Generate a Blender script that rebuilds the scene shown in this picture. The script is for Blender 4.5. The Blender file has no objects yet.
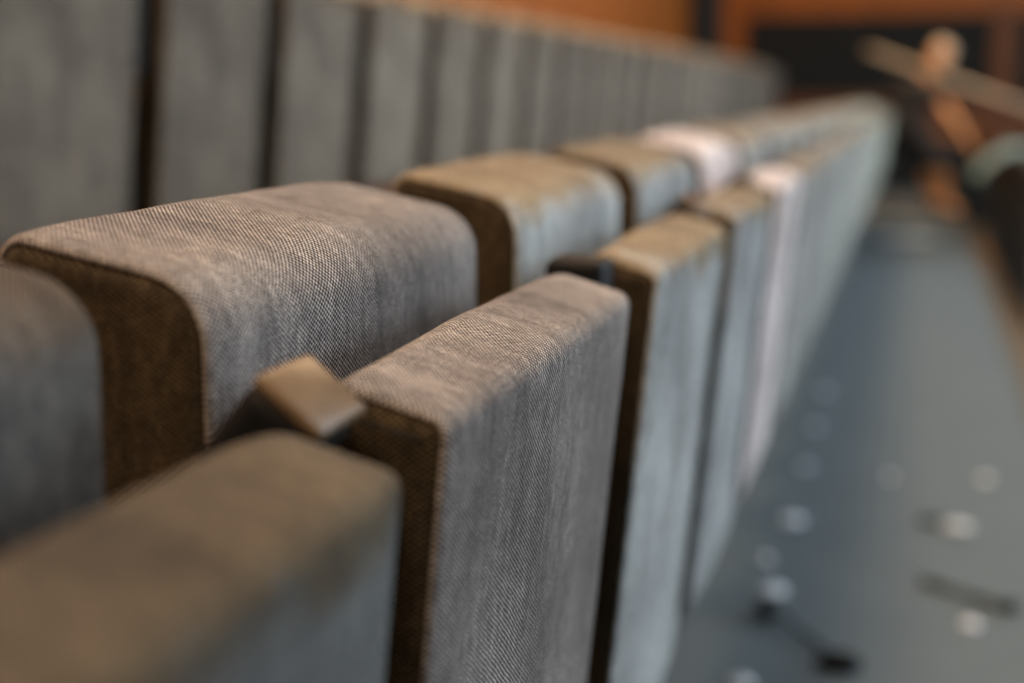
import bpy, bmesh, math, random
from mathutils import Vector, Matrix, noise
random.seed(4)
sc = bpy.context.scene
C = sc.collection
PI = math.pi

# ------------------------------------------------------------------ camera, world, lights, exposure
YAW, PITCH = math.radians(15.6), math.radians(9.82)
cam = bpy.data.cameras.new('camera'); camo = bpy.data.objects.new('camera', cam); C.objects.link(camo)
cam.lens = 50; cam.sensor_width = 36; cam.clip_start = .01
camo.location = (0, 0, 1.04)
camo.rotation_euler = (PI/2 - PITCH, 0, YAW)
cam.dof.use_dof = True; cam.dof.focus_distance = .775; cam.dof.aperture_fstop = 2.6
sc.camera = camo
sc.view_settings.view_transform = 'Standard'; sc.view_settings.look = 'None'
sc.view_settings.gamma = 1; sc.view_settings.use_curve_mapping = False
sc.view_settings.exposure = 0.2

w = bpy.data.worlds.new('world'); sc.world = w; w.use_nodes = True
w.node_tree.nodes['Background'].inputs[0].default_value = (.5, .6, .7, 1)
w.node_tree.nodes['Background'].inputs[1].default_value = .3

def area(name, loc, target, sx, sy, power, col):
    l = bpy.data.lights.new(name, 'AREA'); l.shape = 'RECTANGLE'; l.size = sx; l.size_y = sy
    l.energy = power; l.color = col
    o = bpy.data.objects.new(name, l); C.objects.link(o); o.location = loc
    o.rotation_euler = (Vector(target) - Vector(loc)).to_track_quat('-Z', 'Y').to_euler()
    return o
# daylight through the tall windows of the right wall
area('window_daylight', (7.8, 7.0, 2.6), (0, 6.5, .8), 11.0, 3.0, 590, (.73, .875, 1.0))
# added cool fill strip overhead, brightens the aisle floor
area('overhead_fill', (2.3, 7.5, 3.9), (.3, 7.5, 0), 15.0, 1.2, 215, (.84, .93, 1.0))
# warm house lamps under the ceiling
area('house_lamp', (-.55, -1.1, 3.8), (-.4, .9, .9), .7, .7, 62, (1.0, .72, .46))
area('house_lamp', (-1.2, 1.0, 3.9), (-.4, 1.5, .9), .7, 1.2, 66, (1.0, .74, .52))
area('house_lamp', (-.75, 7.0, 3.9), (-1.0, 7.0, .9), 8.0, .7, 100, (1.0, .68, .40))
area('person_fill', (.7, 11.9, 3.8), (.15, 13.1, 1.2), .3, .3, 11, (1.0, .62, .32)).data.spread = math.radians(50)  # added warm fill aimed at the person
area('wall_washer', (-2.0, 15.4, 3.8), (-2.2, 16.6, 2.0), 3.5, .25, 24, (1.0, .52, .20))

# ------------------------------------------------------------------ materials
def mat(name, col, rough=.6, spec=.5, metal=0.0):
    m = bpy.data.materials.new(name); m.use_nodes = True
    b = m.node_tree.nodes['Principled BSDF']
    b.inputs['Base Color'].default_value = (*col, 1); b.inputs['Roughness'].default_value = rough
    b.inputs['Specular IOR Level'].default_value = spec; b.inputs['Metallic'].default_value = metal
    return m

class NT:
    def __init__(s, m): s.t = m.node_tree; s.b = s.t.nodes['Principled BSDF']
    def n(s, kind, **kw):
        x = s.t.nodes.new(kind)
        for k, v in kw.items(): setattr(x, k, v)
        return x
    def l(s, a, b): s.t.links.new(a, b)
    def math(s, op, a, b=None, c=None):
        x = s.n('ShaderNodeMath', operation=op)
        for i, v in enumerate((a, b, c)):
            if v is None: continue
            if isinstance(v, (int, float)): x.inputs[i].default_value = v
            else: s.l(v, x.inputs[i])
        return x.outputs[0]
    def noise(s, vec, scale, detail=3, rough=.5):
        x = s.n('ShaderNodeTexNoise'); x.inputs['Scale'].default_value = scale
        x.inputs['Detail'].default_value = detail; x.inputs['Roughness'].default_value = rough
        if vec is not None: s.l(vec, x.inputs['Vector'])
        return x.outputs['Fac']
    def mapv(s, vec, scale):
        x = s.n('ShaderNodeMapping'); x.inputs['Scale'].default_value = scale; s.l(vec, x.inputs['Vector'])
        return x.outputs['Vector']
    def ramp(s, fac, stops):
        x = s.n('ShaderNodeValToRGB'); e = x.color_ramp.elements
        while len(e) < len(stops): e.new(.5)
        for el, (p, c) in zip(e, stops): el.position = p; el.color = (*c, 1)
        s.l(fac, x.inputs[0]); return x.outputs[0]
    def mix(s, fac, a, b, blend='MIX'):
        x = s.n('ShaderNodeMix', data_type='RGBA', blend_type=blend)
        for sock, v in ((x.inputs[0], fac), (x.inputs[6], a), (x.inputs[7], b)):
            if isinstance(v, (int, float)): sock.default_value = v
            elif isinstance(v, tuple): sock.default_value = (*v, 1)
            else: s.l(v, sock)
        return x.outputs[2]

def fabric(name, side=False, top=.885):
    m = mat(name, (.2, .2, .2), .95, .12); t = NT(m)
    uv = t.n('ShaderNodeUVMap').outputs[0]
    obj = t.n('ShaderNodeTexCoord').outputs['Object']
    oi = t.n('ShaderNodeObjectInfo')
    sep = t.n('ShaderNodeSeparateXYZ'); t.l(uv, sep.inputs[0])
    wob = t.noise(uv, 60, 2)
    u = t.math('ADD', t.math('MULTIPLY', sep.outputs[0], 2*PI/.0040), t.math('MULTIPLY', wob, 3.0))
    v = t.math('ADD', t.math('MULTIPLY', sep.outputs[1], 2*PI/.0029), t.math('MULTIPLY', wob, 2.0))
    chk = t.math('MULTIPLY', t.math('SINE', u), t.math('SINE', v))       # basket weave
    chk = t.math('MULTIPLY_ADD', chk, .5, .5)
    heather = t.noise(t.mapv(uv, (260, 520, 1)), 1.0, 3, .7)
    slub = t.noise(t.mapv(uv, (160, 9, 1)), 1.0, 4, .65)                 # long vertical slubs
    thread = t.math('ADD', t.math('MULTIPLY', chk, .80), t.math('MULTIPLY', heather, .75))
    thread = t.math('ADD', thread, t.math('MULTIPLY_ADD', slub, .34, -.37))
    col = t.ramp(thread, [(.34, (.035, .034, .036)), (.54, (.17, .164, .165)), (.78, (.60, .58, .56))])
    worn = t.noise(t.mapv(obj, (1, 1, 1)), 9, 4, .6)
    col = t.mix(1.0, col, t.ramp(worn, [(.32, (.70, .67, .66)), (.68, (1.22, 1.19, 1.15))]), 'MULTIPLY')
    mott = t.noise(t.mapv(uv, (150, 75, 1)), 1.0, 4, .7)
    col = t.mix(1.0, col, t.ramp(mott, [(.30, (.62, .61, .61)), (.52, (1.0, 1.0, 1.0)), (.74, (1.55, 1.52, 1.48))]), 'MULTIPLY')
    strk = t.noise(t.mapv(uv, (38, 2.2, 1)), 1.0, 3, .6)
    col = t.mix(1.0, col, t.ramp(strk, [(.34, (.84, .84, .85)), (.66, (1.14, 1.14, 1.14))]), 'MULTIPLY')
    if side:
        col = t.mix(1.0, col, (.22, .165, .095), 'MULTIPLY')  # brown side fabric, darkened further with the shade of the seat gaps
    else:
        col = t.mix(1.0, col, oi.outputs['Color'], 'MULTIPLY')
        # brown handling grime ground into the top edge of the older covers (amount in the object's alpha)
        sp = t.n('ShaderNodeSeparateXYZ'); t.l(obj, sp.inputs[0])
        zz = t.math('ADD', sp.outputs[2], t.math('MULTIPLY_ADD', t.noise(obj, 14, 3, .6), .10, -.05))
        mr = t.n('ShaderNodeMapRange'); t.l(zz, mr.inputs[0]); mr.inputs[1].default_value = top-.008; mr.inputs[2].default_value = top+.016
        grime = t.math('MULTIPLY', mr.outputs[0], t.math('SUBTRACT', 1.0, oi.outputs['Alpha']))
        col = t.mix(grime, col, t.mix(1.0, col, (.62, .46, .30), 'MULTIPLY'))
    t.l(col, t.b.inputs['Base Color'])
    t.b.inputs['Sheen Weight'].default_value = .12
    t.b.inputs['Sheen Roughness'].default_value = .5
    bp = t.n('ShaderNodeBump'); bp.inputs['Strength'].default_value = .9; bp.inputs['Distance'].default_value = .0009
    t.l(t.math('ADD', chk, t.math('MULTIPLY', heather, .6)), bp.inputs['Height'])
    t.l(bp.outputs[0], t.b.inputs['Normal'])
    return m

def wood(name, a, b, rough=.45, scale=1.0, axis=(1, 12, 12)):
    m = mat(name, a, rough); t = NT(m)
    obj = t.n('ShaderNodeTexCoord').outputs['Object']
    g = t.noise(t.mapv(obj, tuple(scale*k for k in axis)), 1.0, 5, .6)
    t.l(t.ramp(g, [(.3, a), (.7, b)]), t.b.inputs['Base Color'])
    return m

def speckled(name, a, b, rough, scale, bump=.002, spec=.5):
    m = mat(name, a, rough, spec); t = NT(m)
    obj = t.n('ShaderNodeTexCoord').outputs['Object']
    n1 = t.noise(obj, scale, 4, .65); n2 = t.noise(obj, scale*.02+.8, 3, .5)
    f = t.math('ADD', t.math('MULTIPLY', n1, .6), t.math('MULTIPLY', n2, .4))
    t.l(t.ramp(f, [(.35, a), (.65, b)]), t.b.inputs['Base Color'])
    bp = t.n('ShaderNodeBump'); bp.inputs['Distance'].default_value = bump; bp.inputs['Strength'].default_value = .5
    t.l(n1, bp.inputs['Height']); t.l(bp.outputs[0], t.b.inputs['Normal'])
    return m

M = {
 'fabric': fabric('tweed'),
 'side': fabric('brown_shaded_side_tweed', True),
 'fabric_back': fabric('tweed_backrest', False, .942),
 'piping': mat('piping', (.05, .036, .022), .9, .1),
 'black': speckled('black_plastic', (.004, .004, .005), (.007, .007, .008), .6, 300, .0003, .2),
 'tan': speckled('tan_reflection_cap', (.14, .09, .05), (.24, .165, .10), .28, 120, .0003),
 'steel': speckled('dark_steel', (.015, .015, .016), (.03, .03, .03), .5, 90, .0002),
 'shell': wood('dark_shell', (.030, .016, .010), (.055, .028, .016), .5, 3.0),
 'carpet': speckled('blue_grey_carpet', (.122, .152, .164), (.158, .190, .202), .75, 220),
 'tread': wood('brown_boards', (.16, .105, .055), (.24, .16, .09), .6, 1.5, (10, 1, 10)),
 'nosing': wood('worn_nosing', (.12, .11, .09), (.16, .145, .12), .6, 3, (10, 1, 10)),
 'orange_wood': wood('orange_wood', (.27, .070, .005), (.38, .104, .008), .6, .8, (4, 4, .7)),
 'red_wood': wood('red_brown_wood', (.13, .038, .007), (.18, .055, .010), .6, 1.0, (1, 1, 10)),
 'dark': speckled('dark_panel', (.008, .008, .006), (.014, .012, .009), .9, 30),
 'plaster': speckled('plaster', (.10, .085, .07), (.13, .11, .09), .9, 20),
 'bolt': mat('bright_bolt', (.92, .93, .95), .15, .8, .0),
 'paper': speckled('paper', (.72, .74, .74), (.80, .82, .82), .7, 8),
 'skin': speckled('skin', (.58, .27, .11), (.64, .31, .13), .55, 12, .0005),
 'tan_skin': speckled('spare_skin', (.58, .27, .11), (.64, .31, .13), .55, 12, .0005),  # same skin colour again, used by no part
 'hair': wood('grey_blond_hair', (.30, .26, .21), (.44, .39, .32), .6, 30, (3, 3, 1)),
 'shirt': speckled('black_cotton', (.010, .010, .012), (.018, .018, .02), .85, 60),
 'trouser': speckled('dark_shorts', (.010, .010, .012), (.018, .018, .02), .85, 60),
 'mint': speckled('mint_cloth', (.56, .78, .70), (.66, .86, .78), .85, 30),
 'pole': wood('pale_pole', (.40, .34, .25), (.50, .43, .33), .5, 4, (1, 10, 10)),
}

# ------------------------------------------------------------------ mesh helpers
def link(name, bm, m, parent=None, smooth=True, color=None):
    bmesh.ops.recalc_face_normals(bm, faces=bm.faces)
    me = bpy.data.meshes.new(name); bm.to_mesh(me); bm.free()
    if smooth:
        for p in me.polygons: p.use_smooth = True
    if m: me.materials.append(m)
    o = bpy.data.objects.new(name, me); C.objects.link(o)
    if parent: o.parent = parent
    if color: o.color = color
    return o
def tag(o, label=None, cat=None, group=None, kind=None):
    for k, v in (('label', label), ('category', cat), ('group', group), ('kind', kind)):
        if v: o[k] = v
    return o
def empty(name, loc, rz=0):
    o = bpy.data.objects.new(name, None); C.objects.link(o); o.location = loc; o.rotation_euler.z = rz
    o.empty_display_size = .1; return o
def box(bm, c, s, rot=None, bevel=0.0, seg=2):
    mt = Matrix.Translation(c) @ (rot.to_4x4() if rot else Matrix()) @ Matrix.Diagonal((*s, 1))
    vs = bmesh.ops.create_cube(bm, size=1, matrix=mt)['verts']
    if bevel:
        es = {e for v in vs for e in v.link_edges}
        bmesh.ops.bevel(bm, geom=list(es), offset=bevel, segments=seg, profile=.5, affect='EDGES')
def struct(name, c, s, m, bevel=0.0):
    bm = bmesh.new(); box(bm, c, s, bevel=bevel)
    return tag(link(name, bm, m, smooth=False), kind='structure')
def tube(bm, pts, r, n=8, closed=False):
    pts = [Vector(p) for p in pts]; N = len(pts); rings = []
    for i, p in enumerate(pts):
        a = pts[(i-1) % N] if (closed or i > 0) else pts[i]
        b = pts[(i+1) % N] if (closed or i < N-1) else pts[i]
        t = (b - a).normalized()
        up = Vector((0, 1, 0)) if abs(t.y) < .9 else Vector((1, 0, 0))
        s = t.cross(up).normalized(); q = s.cross(t)
        rr = r[i] if isinstance(r, (list, tuple)) else r
        rings.append([bm.verts.new(p + rr*(math.cos(2*PI*k/n)*s + math.sin(2*PI*k/n)*q)) for k in range(n)])
    for i in range(N if closed else N-1):
        A, B = rings[i], rings[(i+1) % N]
        for k in range(n): bm.faces.new((A[k], A[(k+1) % n], B[(k+1) % n], B[k]))
    if not closed:
        bm.faces.new(rings[0]); bm.faces.new(list(reversed(rings[-1])))

# ------------------------------------------------------------------ setting
Y0, Y1 = -4.0, 16.5
struct('floor', (-.01, 6.25, -.06), (.92, 20.5, .12), M['carpet'])                 # our tier
struct('floor', (4.225, 6.25, -.44), (7.55, 20.5, .12), M['tread'])               # lower tier and stage floor
struct('floor', (-1.335, 6.25, .32), (1.73, 20.5, .12), M['carpet'])             # upper tier
struct('trim_1', (.43, 6.25, -.008), (.05, 20.5, .024), M['nosing'], .004)        # worn edge of our tier
struct('trim_2', (-.487, 6.25, .185), (.03, 20.5, .386), M['dark'])               # riser behind our seats
struct('trim_3', (.43, 6.25, -.21), (.03, 20.5, .36), M['dark'])                 # riser below our tier
struct('wall_left', (-2.28, 6.25, 1.7), (.16, 20.5, 4.6), M['orange_wood'])
struct('wall_right', (8.06, 6.25, 1.7), (.12, 20.5, 4.6), M['plaster'])
struct('wall_far', (2.9, 16.58, 1.8), (10.4, .16, 4.8), M['orange_wood'])
struct('wall_near', (2.9, -4.08, 1.8), (10.4, .16, 4.8), M['plaster'])
struct('ceiling', (2.9, 6.25, 4.08), (10.4, 20.8, .16), M['dark'])
# far wall: dark panel fields framed in wood, red-brown wainscot
def far(px0, z0, x1, z1, m, name, d=.03):
    return struct(name, ((px0+x1)/2, 16.5-d/2, (z0+z1)/2), (x1-px0, d, z1-z0), m, .004)
far(-1.86, 1.02, .78, 1.90, M['dark'], 'trim_4', .02)
far(.78, .30, 1.02, 2.0, M['red_wood'], 'trim_5', .06)
far(1.02, 1.02, 4.0, 1.90, M['dark'], 'trim_6', .02)
far(-1.86, 1.90, 4.0, 2.10, M['orange_wood'], 'trim_7', .05)
far(-1.86, .70, .78, 1.02, M['red_wood'], 'trim_8', .05)
far(1.02, .55, 4.0, 1.02, M['red_wood'], 'trim_9', .05)
far(-2.15, 1.0, -1.9, .98, M['red_wood'], 'trim_10', .04)
far(-2.1, -.38, 7.9, .54, M['dark'], 'trim_11', .03)
struct('trim_12', (-2.12, 15.1, 2.2), (.16, 1.5, 3.64), M['dark'], .01)           # dark pier on the left wall

# tall windows of the right wall (the daylight of the room)
glow = mat('daylight_glass', (.6, .7, .8), .3)
glow.node_tree.nodes['Principled BSDF'].inputs['Emission Color'].default_value = (.7, .85, 1, 1)
glow.node_tree.nodes['Principled BSDF'].inputs['Emission Strength'].default_value = 2.0
for i in range(4):
    y = 2.5 + i*3.0
    bm = bmesh.new()
    for dz in (-1.45, 0, 1.45): box(bm, (7.97, y, 2.4+dz), (.06, 2.3, .07))
    for dy in (-1.15, 0, 1.15): box(bm, (7.97, y+dy, 2.4), (.06, .07, 2.97))
    fr = tag(link('window_%d' % (i+1), bm, M['shell'], smooth=False), kind='structure')
    bm = bmesh.new(); box(bm, (7.99, y, 2.4), (.012, 2.2, 2.8)); link('window_pane', bm, glow, fr, smooth=False)

# ------------------------------------------------------------------ theatre seat
L = .43            # cushion width along the row
PITCH_Y = .534
def profile(corners, step=.012, seg=7):
    """corners: (x, z, radius) counter-clockwise -> points and outward normals"""
    n = len(corners); arcs = []
    for i, (x, z, r) in enumerate(corners):
        p = Vector((x, z)); a = (Vector(corners[i-1][:2]) - p).normalized(); b = (Vector(corners[(i+1) % n][:2]) - p).normalized()
        half = a.angle(b)/2; d = r/math.tan(half); c = p + (a+b).normalized()*(r/math.sin(half))
        s, e = p + a*d, p + b*d
        a0 = math.atan2(*(s-c).yx); a1 = math.atan2(*(e-c).yx)
        while a1 - a0 > PI: a1 -= 2*PI
        while a1 - a0 < -PI: a1 += 2*PI
        arcs.append([(c + r*Vector((math.cos(a0+(a1-a0)*k/seg), math.sin(a0+(a1-a0)*k/seg))),
                      Vector((math.cos(a0+(a1-a0)*k/seg), math.sin(a0+(a1-a0)*k/seg)))) for k in range(seg+1)])
    out = []
    for i in range(n):
        out += arcs[i]
        p, q = arcs[i][-1], arcs[(i+1) % n][0]
        k = max(1, int((q[0]-p[0]).length/step))
        out += [(p[0].lerp(q[0], j/k), p[1]) for j in range(1, k)]
    return out
def slab(prof, y0, y1, seed, bulge=.004, wrinkle=.0009):
    """upholstered cushion: the cover wraps round the profile, side panels sit behind a seam groove.
    returns the wrap mesh and its two side panels"""
    cap = [(.0125, -.0022), (.0105, -.0020), (.0070, -.0012), (.0048, .0004), (.0038, .0014), (.0030, .0004), (.0014, .0008), (.0004, .0024)]
    n = 38
    st = [(d, y0+e, True) for d, e in cap] + [(0, y0+.006+(y1-y0-.012)*k/n, False) for k in range(n+1)]
    st += [(d, y1+(-e), True) for d, e in reversed(cap)]
    arc = [0.0]
    for i in range(1, len(prof)+1): arc.append(arc[-1] + (prof[i % len(prof)][0]-prof[i-1][0]).length)
    N = len(prof)
    def ringpts(i):
        d, y, iscap = st[i]
        t = min(max((y-y0)/(y1-y0), 0), 1); e = max(min(y-y0, y1-y), 0)
        b = bulge*(math.sin(PI*t)**.6 if 0 < t < 1 else 0) - (.0012*math.exp(-e/.008) if t < .5 else .006*math.exp(-e/.014))
        out = []
        for p, nn in prof:
            h = b
            if not iscap:
                h += min(1, e/.05)*wrinkle*noise.fractal(Vector((p.x*9+seed, y*9, p.y*9)), 1, 2, 3)*1.6
            q = p + nn*(h - d)
            out.append(Vector((q.x, y, q.y)))
        return out
    R = [ringpts(i) for i in range(len(st))]
    def build(a, b, capface):
        bm = bmesh.new(); uvl = bm.loops.layers.uv.new('UVMap')
        V = {i: [bm.verts.new(p) for p in R[i]] for i in range(a, b+1)}
        for i in range(a, b):
            for k in range(N):
                k2 = (k+1) % N
                f = bm.faces.new((V[i][k], V[i][k2], V[i+1][k2], V[i+1][k]))
                for lp, kc in zip(f.loops, (k, k+1, k+1, k)):
                    co = lp.vert.co; lp[uvl].uv = (co.x, co.z) if capface is not None else (co.y, arc[kc])
        if capface is not None:
            f = bm.faces.new(V[capface])
            for lp in f.loops: lp[uvl].uv = (lp.vert.co.x, lp.vert.co.z)
        return bm
    m = len(st)-1
    return build(4, m-4, None), [build(0, 4, 0), build(m-4, m, m)]
def piping(prof, y0, y1):
    out = []
    for y in (y0+.0016, y1-.0016):
        bm = bmesh.new(); tube(bm, [((p-nn*.0062).x, y, (p-nn*.0062).y) for p, nn in prof], .0011, 6, True); out.append(bm)
    return out
def upholster(name, prof, y0, y1, seed, parent, bulge=.004):
    wrap, sides = slab(prof, y0, y1, seed, bulge)
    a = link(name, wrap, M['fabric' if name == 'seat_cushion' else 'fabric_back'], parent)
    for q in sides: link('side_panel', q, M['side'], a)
    for q in piping(prof, y0, y1): link('piping', q, M['piping'], a)
    return a

CUSH = profile([(-.247, .918, .012), (-.290, .42, .018), (-.236, .405, .022), (-.187, .901, .011)])
BACK = profile([(-.414, .979, .014), (-.400, .455, .018), (-.306, .450, .024), (-.303, .956, .036)])

def ax(dx, dz): return Vector((dx, 0, dz)).normalized()
def bar(bm, c, d, ln, th, wd, bev):
    """bar centred at c (x, z), long axis d, across the gap wd"""
    x = Vector((d.x, 0, d.z)); y = Vector((0, 1, 0)); z = x.cross(y)
    rot = Matrix((x, y, z)).transposed()
    box(bm, (c[0], c[1], c[2]), (ln, wd, th), rot, bev, 4)

def make_seat(raised):
    """origin: floor level, Y = near end of the cushion"""
    r = empty('theatre_seat', (0, 0, 0))
    upholster('seat_cushion', CUSH, 0, L, 3.1, r)
    upholster('backrest', BACK, .003, L+.003, 7.7, r, .005)
    bm = bmesh.new(); box(bm, (-.419, L/2, .70), (.012, L-.05, .46), bevel=.004); link('back_shell', bm, M['shell'], r)
    bm = bmesh.new(); tube(bm, [(-.32, -.05, .47), (-.32, L+.01, .47)], .011, 10); box(bm, (-.32, L/2, .44), (.05, L-.06, .03), bevel=.004)
    link('seat_bar', bm, M['steel'], r)
    # standard standing in the gap before the seat
    gy = -.046
    bm = bmesh.new()
    box(bm, (-.438, gy, .36), (.045, .032, .72), bevel=.008)
    box(bm, (-.435, gy, .012), (.06, .06, .024), bevel=.006)
    box(bm, (-.345, gy, .60), (.16, .030, .32), bevel=.012)
    link('stand', bm, M['steel'], r)
    bm = bmesh.new()
    if raised:                                  # half-raised arm pad, its end facing up and forward
        d = ax(.64, .77); e = Vector((-.2315, gy, .919)); ln = .21
        c = e - d*(ln/2)
        bar(bm, c, d, ln, .038, .052, .011)
        arm = link('armrest', bm, M['black'], r)
        bm = bmesh.new(); bar(bm, e - d*.0005, d, .007, .036, .050, .0032)  # warm reflection on the black armrest end, put into a tan cap
        link('armrest_sheen_cap', bm, M['tan'], arm)
    else:                                       # fully raised, end just level with the cushion top
        d = ax(.06, 1); e = Vector((-.241, gy, .917)); ln = .22
        bar(bm, e - d*(ln/2), d, ln, .044, .052, .006)
        arm = link('armrest', bm, M['black'], r)
        bm = bmesh.new(); tube(bm, [(-.230, gy-.028, .897), (-.230, gy+.028, .897)], .005, 10)
        link('armrest_pin', bm, M['bolt'], arm)
    bm = bmesh.new(); box(bm, (-.345, gy, .745), (.06, .044, .07), bevel=.01); link('arm_bracket', bm, M['steel'], r)
    return r
def copy_tree(o, parent=None):
    c = o.copy(); C.objects.link(c); c.parent = parent
    for ch in kids[o.name]: copy_tree(ch, c)
    return c
proto = {True: make_seat(True), False: make_seat(False)}
kids = {}
for o in C.objects: kids[o.name] = []
for o in list(C.objects):
    if o.parent: kids[o.parent.name].append(o)
ROOTS = {k: v.name for k, v in proto.items()}
used = {True: False, False: False}
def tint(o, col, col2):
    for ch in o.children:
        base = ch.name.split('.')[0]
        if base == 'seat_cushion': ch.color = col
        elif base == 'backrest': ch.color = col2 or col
def place(x, y, z, raised, label, group, col, col2=None):
    src = proto[raised]
    if used[raised]: o = copy_tree(src)
    else: o = src; used[raised] = True
    o.location = (x, y, z); tag(o, label, 'seat', group); todo.append((o, col, col2))
todo = []
ORD = 'first second third fourth fifth sixth seventh eighth ninth tenth eleventh twelfth thirteenth fourteenth fifteenth sixteenth seventeenth eighteenth nineteenth twentieth'.split()
ORD += ['twenty-' + w for w in ORD[:9]]
# near row: k = -1 is the blurred seat in the bottom left corner
LAB = {-1: 'blurred brown-topped folded theatre seat in the bottom left corner, closest to the camera',
       0: 'sharply focused mauve-grey tweed folded theatre seat beside the tan-topped armrest',
       1: 'pale blue-grey folded theatre seat behind the sharply focused one, flat black armrest between',
       2: 'folded theatre seat after the pale blue-grey one, small tan armrest end at its corner',
       3: 'whitish faded folded theatre seat, palest of the near row'}
for k in range(-1, 23):
    raised = k in (0, 2, 3, 9, 14)
    if k in LAB: lab = LAB[k]
    else: lab = 'blue-grey folded theatre seat in the near row along the aisle, %s from the camera' % ORD[k+1]
    rnd = random.Random(k+50)
    g = rnd.uniform(.9, 1.2)
    col = (g*1.55, g*1.65, g*(1.69-.016*k), rnd.uniform(.1, .7))
    if k == -1: col = (.60, .66, .68, 0)
    if k == 0: col = (1.0, .945, .92, 1)
    if k == 1: col = (1.9, 2.12, 2.2, 0)
    if k == 2: col = (1.75, 1.96, 2.06, 0)
    if k == 3: col = (3.1, 2.95, 3.0, 1)
    place(0, .572+PITCH_Y*k+(.023 if k == -1 else 0), 0, raised, lab, 'folded seats of the near row', col, (.47, .44, .41, .3) if k == -1 else None)
# row behind on the upper tier
for k in range(25):
    rnd = random.Random(k+90); g = rnd.uniform(.62, .95)
    lab = 'dull grey folded theatre seat in the raised row behind, %s from the left edge' % ORD[k]
    place(-1.35+.195, 1.915+PITCH_Y*k, .38, k in (5, 11), lab, 'folded seats of the raised row behind', (g*1.15, g*1.05, g*.88, .1), (1.9, 1.42, .90, .3))  # backrests tinted warm and bright, the lit golden rim put into their colour
# row in front on the lower tier, seen past the aisle at the far right
for k in range(10):
    lab = 'dark-backed theatre seat on the lower tier at the far right, %s from the far end' % ORD[9-k]
    place(1.19, 9.4+PITCH_Y*k, -.38, False, lab, 'seats of the lower row at the far right', (.9, .9, .85, .5))
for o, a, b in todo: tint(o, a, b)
for ch in todo[0][0].children:                # the nearest seat sits a little askew
    if ch.name.startswith('seat_cushion'): ch.location = (.010, .006, 0)
    if ch.name.startswith('backrest'): ch.location = (0, 0, .012)

# ------------------------------------------------------------------ things on the floor
def dome_bolt(x, y, r=.017, label='', group='bright bolts in the floor'):
    r *= 1.12
    bm = bmesh.new(); n = 20
    prof = [(r*1.25, 0), (r*1.25, .0025), (r*.98, .003), (r*.85, .0075), (r*.5, .0115), (r*.15, .013)]
    rings = [[bm.verts.new((a*math.cos(2*PI*i/n), a*math.sin(2*PI*i/n), b)) for i in range(n)] for a, b in prof]
    for A, B in zip(rings, rings[1:]):
        for i in range(n): bm.faces.new((A[i], A[(i+1) % n], B[(i+1) % n], B[i]))
    bm.faces.new(rings[-1]); bm.faces.new(rings[0])
    o = link('floor_bolt', bm, M['bolt']); o.location = (x, y, 0)
    return tag(o, label, 'bolt', group)
BL = [(-.254, 2.433, .018, 'bright floor bolt at the bottom edge beside the seats'),
      (-.249, 2.941, .026, 'brightest floor bolt of the line beside the seats, above the dark tool'),
      (-.251, 3.467, .026, 'bright floor bolt third in the line beside the seats'),
      (-.252, 3.998, .014, 'dim floor bolt fourth in the line beside the seats'),
      (-.258, 4.510, .014, 'dim floor bolt fifth in the line beside the seats'),
      (-.260, 5.072, .016, 'dim floor bolt sixth and farthest in the line beside the seats'),
      (-.280, 3.139, .012, 'small dull bolt between the two brightest bolts of the line'),
      (-.018, 3.941, .010, 'faint small bolt in the middle of the aisle floor'),
      (.154, 2.842, .015, 'small bright bolt in the aisle below the grey rod'),
      (.234, 3.990, .014, 'faint bolt toward the right edge of the aisle floor')]
for b in BL: dome_bolt(*b)
# scraps and dark bits
bm = bmesh.new()
n = 9; vs = {}
for i in range(n):
    for j in range(n):
        x, y = (i/(n-1)-.5)*.297, (j/(n-1)-.5)*.42
        vs[i, j] = bm.verts.new((x, y, .004+.012*abs(noise.noise(Vector((x*9, y*9, 2))))+.02*(i/(n-1)-.5)**4))
for i in range(n-1):
    for j in range(n-1): bm.faces.new((vs[i, j], vs[i+1, j], vs[i+1, j+1], vs[i, j+1]))
o = link('paper_sheet', bm, M['paper']); o.location = (-.02, 10.85, 0); o.rotation_euler.z = 1.35
md = o.modifiers.new('thickness', 'SOLIDIFY'); md.thickness = .0008
tag(o, 'white sheet of paper lying on the far aisle floor', 'paper')

def rod(name, a, b, r, label, cat, m, ends):
    bm = bmesh.new(); a = Vector(a); b = Vector(b)
    k = 10; pts = [a.lerp(b, i/k) for i in range(k+1)]
    tube(bm, pts, [r*(.8+.2*math.sin(i)) for i in range(k+1)], 10)
    root = tag(link(name, bm, m), label, cat)
    for nm, p, s in ends:
        q = bmesh.new(); bmesh.ops.create_icosphere(q, subdivisions=3, radius=1, matrix=Matrix.Translation(p) @ Matrix.Diagonal((*s, 1)))
        for v in q.verts: v.co += .15*min(s)*noise.noise_vector(v.co*60)
        link(nm, q, M['black'], root)
    return root
rod('screwdriver', (-.249, 2.82, .016), (-.10, 2.58, .010), .006, 'dark screwdriver-like tool on the floor at the bottom of the aisle', 'tool', M['black'],
    [('handle', (-.24, 2.79, .016), (.020, .058, .018)), ('tip', (-.085, 2.545, .014), (.042, .034, .018))])
rod('clamp_lever', (.062, 3.07, .009), (.225, 2.945, .009), .009, 'thin grey rod with a dark knob lying in the aisle', 'tool', M['steel'],
    [('knob', (.235, 2.94, .014), (.017, .022, .013))])
bm = bmesh.new(); bmesh.ops.create_icosphere(bm, subdivisions=3, radius=1, matrix=Matrix.Diagonal((.035, .030, .008, 1)))
for v in bm.verts: v.co += .006*noise.noise_vector(v.co*40); v.co.z = max(v.co.z, -.006)
o = link('crumpled_scrap', bm, M['bolt']); o.location = (.145, 3.50, .008)
tag(o, 'small pale crumpled scrap on the right side of the aisle floor', 'scrap')
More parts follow.
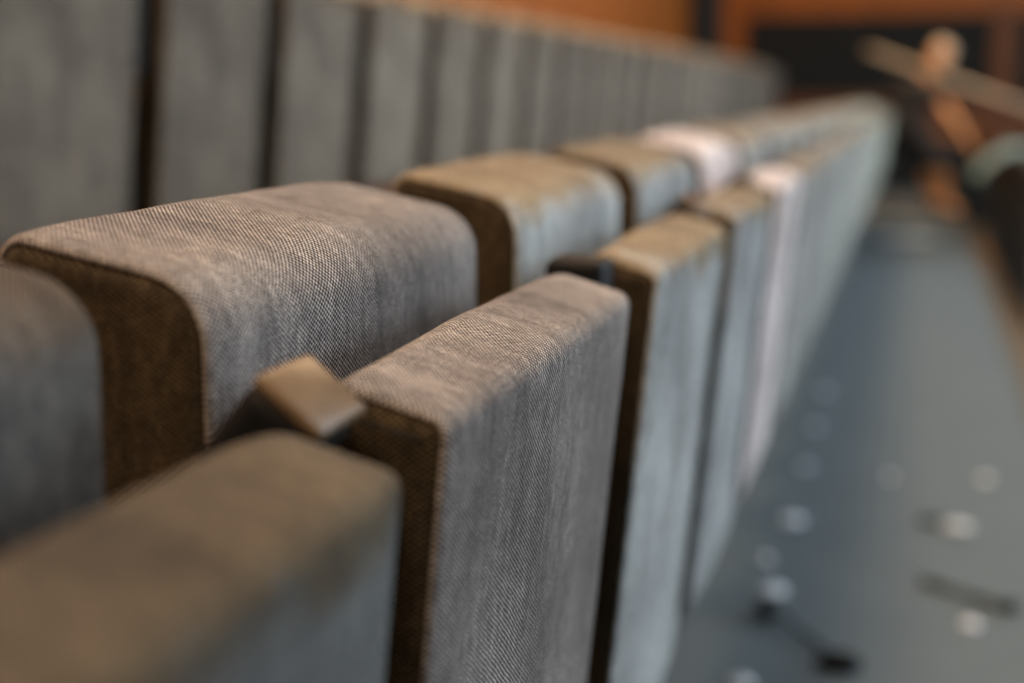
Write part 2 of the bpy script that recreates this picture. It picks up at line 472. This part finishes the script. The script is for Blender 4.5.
bm = bmesh.new(); bmesh.ops.create_icosphere(bm, subdivisions=3, radius=1, matrix=Matrix.Diagonal((.028, .024, .006, 1)))
for v in bm.verts: v.co += .004*noise.noise_vector(v.co*50+Vector((4, 0, 0))); v.co.z = max(v.co.z, -.005)
o = link('crumpled_scrap', bm, M['black']); o.location = (.085, 3.53, .007)
tag(o, 'small dark crumpled scrap left of the pale one on the aisle floor', 'scrap')

# ------------------------------------------------------------------ person at the far end of the aisle
def capsule(bm, a, b, ra, rb, n=14, k=5):
    a, b = Vector(a), Vector(b); ln = (b-a).length; t = (b-a).normalized()
    up = Vector((0, 1, 0)) if abs(t.y) < .9 else Vector((1, 0, 0)); s = t.cross(up).normalized(); q = s.cross(t)
    prof = [(-ra*math.cos(PI/2*i/k), ra*math.sin(PI/2*i/k)) for i in range(1, k+1)]
    prof += [(ln+rb*math.sin(PI/2*i/k), rb*math.cos(PI/2*i/k)) for i in range(0, k)]
    rings = [[bm.verts.new(a + t*u + rr*(math.cos(2*PI*j/n)*s+math.sin(2*PI*j/n)*q)) for j in range(n)] for u, rr in prof]
    for A, B in zip(rings, rings[1:]):
        for j in range(n): bm.faces.new((A[j], A[(j+1) % n], B[(j+1) % n], B[j]))
    bm.faces.new(rings[0]); bm.faces.new(list(reversed(rings[-1])))
def chain(bm, pts):
    for (p, r), (q, s) in zip(pts, pts[1:]): capsule(bm, p, q, r, s)
def ell(bm, c, s, rot=None):
    bmesh.ops.create_uvsphere(bm, u_segments=20, v_segments=14, radius=1,
        matrix=Matrix.Translation(c) @ (rot.to_4x4() if rot else Matrix()) @ Matrix.Diagonal((*s, 1)))
def remesh(name, bm, m, parent, vox, smooth=4):
    o = link(name, bm, None, None)
    md = o.modifiers.new('r', 'REMESH'); md.mode = 'VOXEL'; md.voxel_size = vox
    sm = o.modifiers.new('s', 'SMOOTH'); sm.iterations = smooth; sm.factor = .5
    dg = bpy.context.evaluated_depsgraph_get(); me = bpy.data.meshes.new_from_object(o.evaluated_get(dg))
    old = o.data; o.modifiers.clear(); o.data = me; bpy.data.meshes.remove(old)
    me.name = name; me.materials.clear(); me.materials.append(m)
    for p in me.polygons: p.use_smooth = True
    o.parent = parent; return o
P = empty('person', (.05, 13.1, 0))
tag(P, 'grey-haired person in black leaning over at the far end of the aisle', 'person')
hr = Matrix.Rotation(math.radians(-28), 3, 'Z') @ Matrix.Rotation(math.radians(14), 3, 'Y')   # head turn and tilt
H = Vector((.135, -.03, 1.365))
def hp(x, y, z): return H + hr @ Vector((x, y, z))
hip = Vector((-.13, .02, .76)); chest = Vector((-.06, .0, 1.06)); neck = Vector((.03, -.01, 1.2))
shF, shB = Vector((.06, -.15, 1.09)), Vector((-.13, .15, 1.10))
elF, wrF = Vector((.26, -.20, .86)), Vector((.40, -.16, .66))
elB, wrB = Vector((-.02, .30, .96)), Vector((.10, .24, 1.13))
legs = [(Vector((-.04, -.07, .74)), Vector((.22, -.12, .46)), Vector((.24, -.08, .09))),
        (Vector((-.20, .08, .74)), Vector((.10, .19, .45)), Vector((.14, .30, .09)))]
bm = bmesh.new()
chain(bm, [(hip, .135), ((hip+chest)/2, .125), (chest, .135)])
capsule(bm, shF+Vector((0, .04, -.02)), shB+Vector((0, -.04, -.02)), .075, .075)
capsule(bm, chest+Vector((.02, 0, .02)), hp(0, .015, -.07), .062, .052)
# head with face
ell(bm, hp(0, .01, .02), (.076, .096, .105), hr); ell(bm, hp(0, -.022, -.045), (.058, .066, .062), hr)
ell(bm, hp(0, -.055, -.085), (.026, .022, .018), hr)
ell(bm, hp(0, -.095, -.012), (.014, .022, .024), hr); ell(bm, hp(0, -.088, .02), (.010, .014, .03), hr)
ell(bm, hp(0, -.082, -.052), (.028, .012, .010), hr)
for s in (-1, 1):
    ell(bm, hp(s*.078, .012, -.005), (.012, .02, .033), hr); ell(bm, hp(s*.032, -.082, .032), (.024, .012, .009), hr)
def hand(bm, wr, d, side, curl):
    d = d.normalized(); side = side.normalized(); nrm = d.cross(side).normalized()
    palm = wr + d*.055
    ell(bm, palm, (.034, .044, .018), Matrix((side, d, nrm)).transposed())
    for i, ln in enumerate((.068, .078, .072, .056)):
        o = side*(.028-.0185*i); p0 = wr + d*.085 + o; p1 = p0 + (d*math.cos(curl*.5)+nrm*math.sin(curl*.5))*ln*.5
        p2 = p1 + (d*math.cos(curl*1.3)+nrm*math.sin(curl*1.3))*ln*.5
        chain(bm, [(p0, .0095), (p1, .009), (p2, .0075)])
    t0 = wr + d*.03 + side*.03; t1 = t0 + (side*.7+d*.6+nrm*.3).normalized()*.035; t2 = t1 + (side*.25+d*.8+nrm*.5).normalized()*.03
    chain(bm, [(t0, .012), (t1, .010), (t2, .0085)])
chain(bm, [(shF, .062), (elF, .043), (wrF, .028)]); capsule(bm, wrF, wrF+(wrF-elF).normalized()*.05, .028, .026)
hand(bm, wrF, Vector((.5, .05, -.7)), Vector((.2, -1, 0)), .5)
chain(bm, [(shB, .062), (elB, .043), (wrB, .028)])
hand(bm, wrB, Vector((.25, .35, .5)), Vector((-1, 0, .3)), 1.2)
for h_, kn, an in legs:
    chain(bm, [(h_, .088), (kn, .058), (kn.lerp(an, .3)+Vector((-.015, 0, 0)), .058), (an, .037)])
    chain(bm, [(an, .037), (an+Vector((.14, -.03, -.055)), .032)])
body = remesh('body', bm, M['skin'], P, .0065, 3)
for s in (-1, 1):
    bm = bmesh.new(); ell(bm, hp(s*.032, -.083, .016), (.014, .008, .008), hr)
    link('eye', bm, M['paper'], P)
    bm = bmesh.new(); ell(bm, hp(s*.032, -.0905, .016), (.006, .003, .006), hr); link('pupil', bm, M['black'], P)
bm = bmesh.new(); ell(bm, hp(0, -.093, -.053), (.024, .005, .005), hr); link('mouth', bm, M['red_wood'], P)
bm = bmesh.new(); ell(bm, hp(0, .024, .042), (.090, .100, .098), hr); ell(bm, hp(0, .06, -.02), (.078, .06, .075), hr)
for i in range(40):
    a = i*2.4; e = .1+1.2*((i % 7)/7); ell(bm, hp(.082*math.cos(a)*math.cos(e), .026+.092*math.sin(a)*math.cos(e), .042+.090*math.sin(e)), (.016, .016, .016), hr)
bmesh.ops.delete(bm, geom=[v for v in bm.verts if (hr.inverted() @ (v.co-H)).y < -.045 and (hr.inverted() @ (v.co-H)).z < .075], context='VERTS')
link('hair', bm, M['hair'], P)
bm = bmesh.new()                                      # black T-shirt
chain(bm, [(hip+Vector((0, 0, .0)), .152), ((hip+chest)/2, .150), (chest, .165)])
chain(bm, [(hip+Vector((-.05, .02, .05)), .150), (chest+Vector((-.07, .02, -.02)), .150)])
capsule(bm, shF+Vector((0, .04, -.02)), shB+Vector((0, -.04, -.02)), .088, .088)
chain(bm, [(shF, .074), (shF.lerp(elF, .42), .066)]); chain(bm, [(shB, .074), (shB.lerp(elB, .5), .066)])
capsule(bm, chest+Vector((.015, 0, .03)), chest+Vector((.03, 0, .08)), .085, .070)
remesh('shirt', bm, M['shirt'], P, .010, 4)
bm = bmesh.new()
capsule(bm, legs[0][0]+Vector((0, 0, .03)), legs[1][0]+Vector((0, 0, .03)), .125, .125)
for i, (h_, kn, an) in enumerate(legs):
    chain(bm, [(h_, .108), (kn, .082)])
remesh('shorts', bm, M['trouser'], P, .010, 4)
for h_, kn, an in legs:
    bm = bmesh.new(); capsule(bm, an+Vector((-.03, .0, -.045)), an+Vector((.15, -.03, -.055)), .042, .034)
    ell(bm, an+Vector((0, 0, -.03)), (.052, .047, .05)); box(bm, an+Vector((.055, -.012, -.078)), (.27, .085, .022), bevel=.008)
    remesh('shoe', bm, M['black'], P, .007, 3)
# the long pole held across
bm = bmesh.new(); a, b = Vector((-.43, 13.33, 1.442)), Vector((1.15, 13.33, .862))
tube(bm, [a.lerp(b, i/12) for i in range(13)], .024, 14)
tag(link('long_pole', bm, M['pole']), 'long pale wooden pole slanting across the person at the far end', 'pole')
# mint cloth over the backrests of the lower row
path = [(.500, .43), (.525, .47), (.565, .52), (.610, .565), (.680, .612), (.770, .640), (.855, .632), (.904, .585), (.908, .50), (.910, .45)]
bm = bmesh.new(); ny = 44; grid = []
for i in range(len(path)*6-5):
    a = i/6; q = min(int(a), len(path)-2); t = a-q
    p0, p1, p2, p3 = (Vector(path[min(max(q+o, 0), len(path)-1)]) for o in (-1, 0, 1, 2))
    p = .5*((2*p1)+(p2-p0)*t+(2*p0-5*p1+4*p2-p3)*t*t+(3*p1-p0-3*p2+p3)*t**3)
    row = []
    for j in range(ny):
        y = 11.10 + 1.10*j/(ny-1)
        hang = max(0, 1-a/4)
        w_ = .028*hang*math.sin(y*31+a) + .03*hang*noise.noise(Vector((y*7, a*.8, 0)))
        up = .012*abs(noise.noise(Vector((y*14, a, 5))))
        row.append(bm.verts.new((p.x - abs(w_)*.8, y + .02*noise.noise(Vector((a, y*5, 9))), p.y + up - .03*hang*math.sin(y*9))))
    grid.append(row)
for A, B in zip(grid, grid[1:]):
    for j in range(ny-1): bm.faces.new((A[j], A[j+1], B[j+1], B[j]))
o = link('mint_cloth', bm, M['mint'])
md = o.modifiers.new('thickness', 'SOLIDIFY'); md.thickness = .006; md.offset = 1
tag(o, 'pale mint cloth draped over the dark seat backs at the far right', 'cloth')
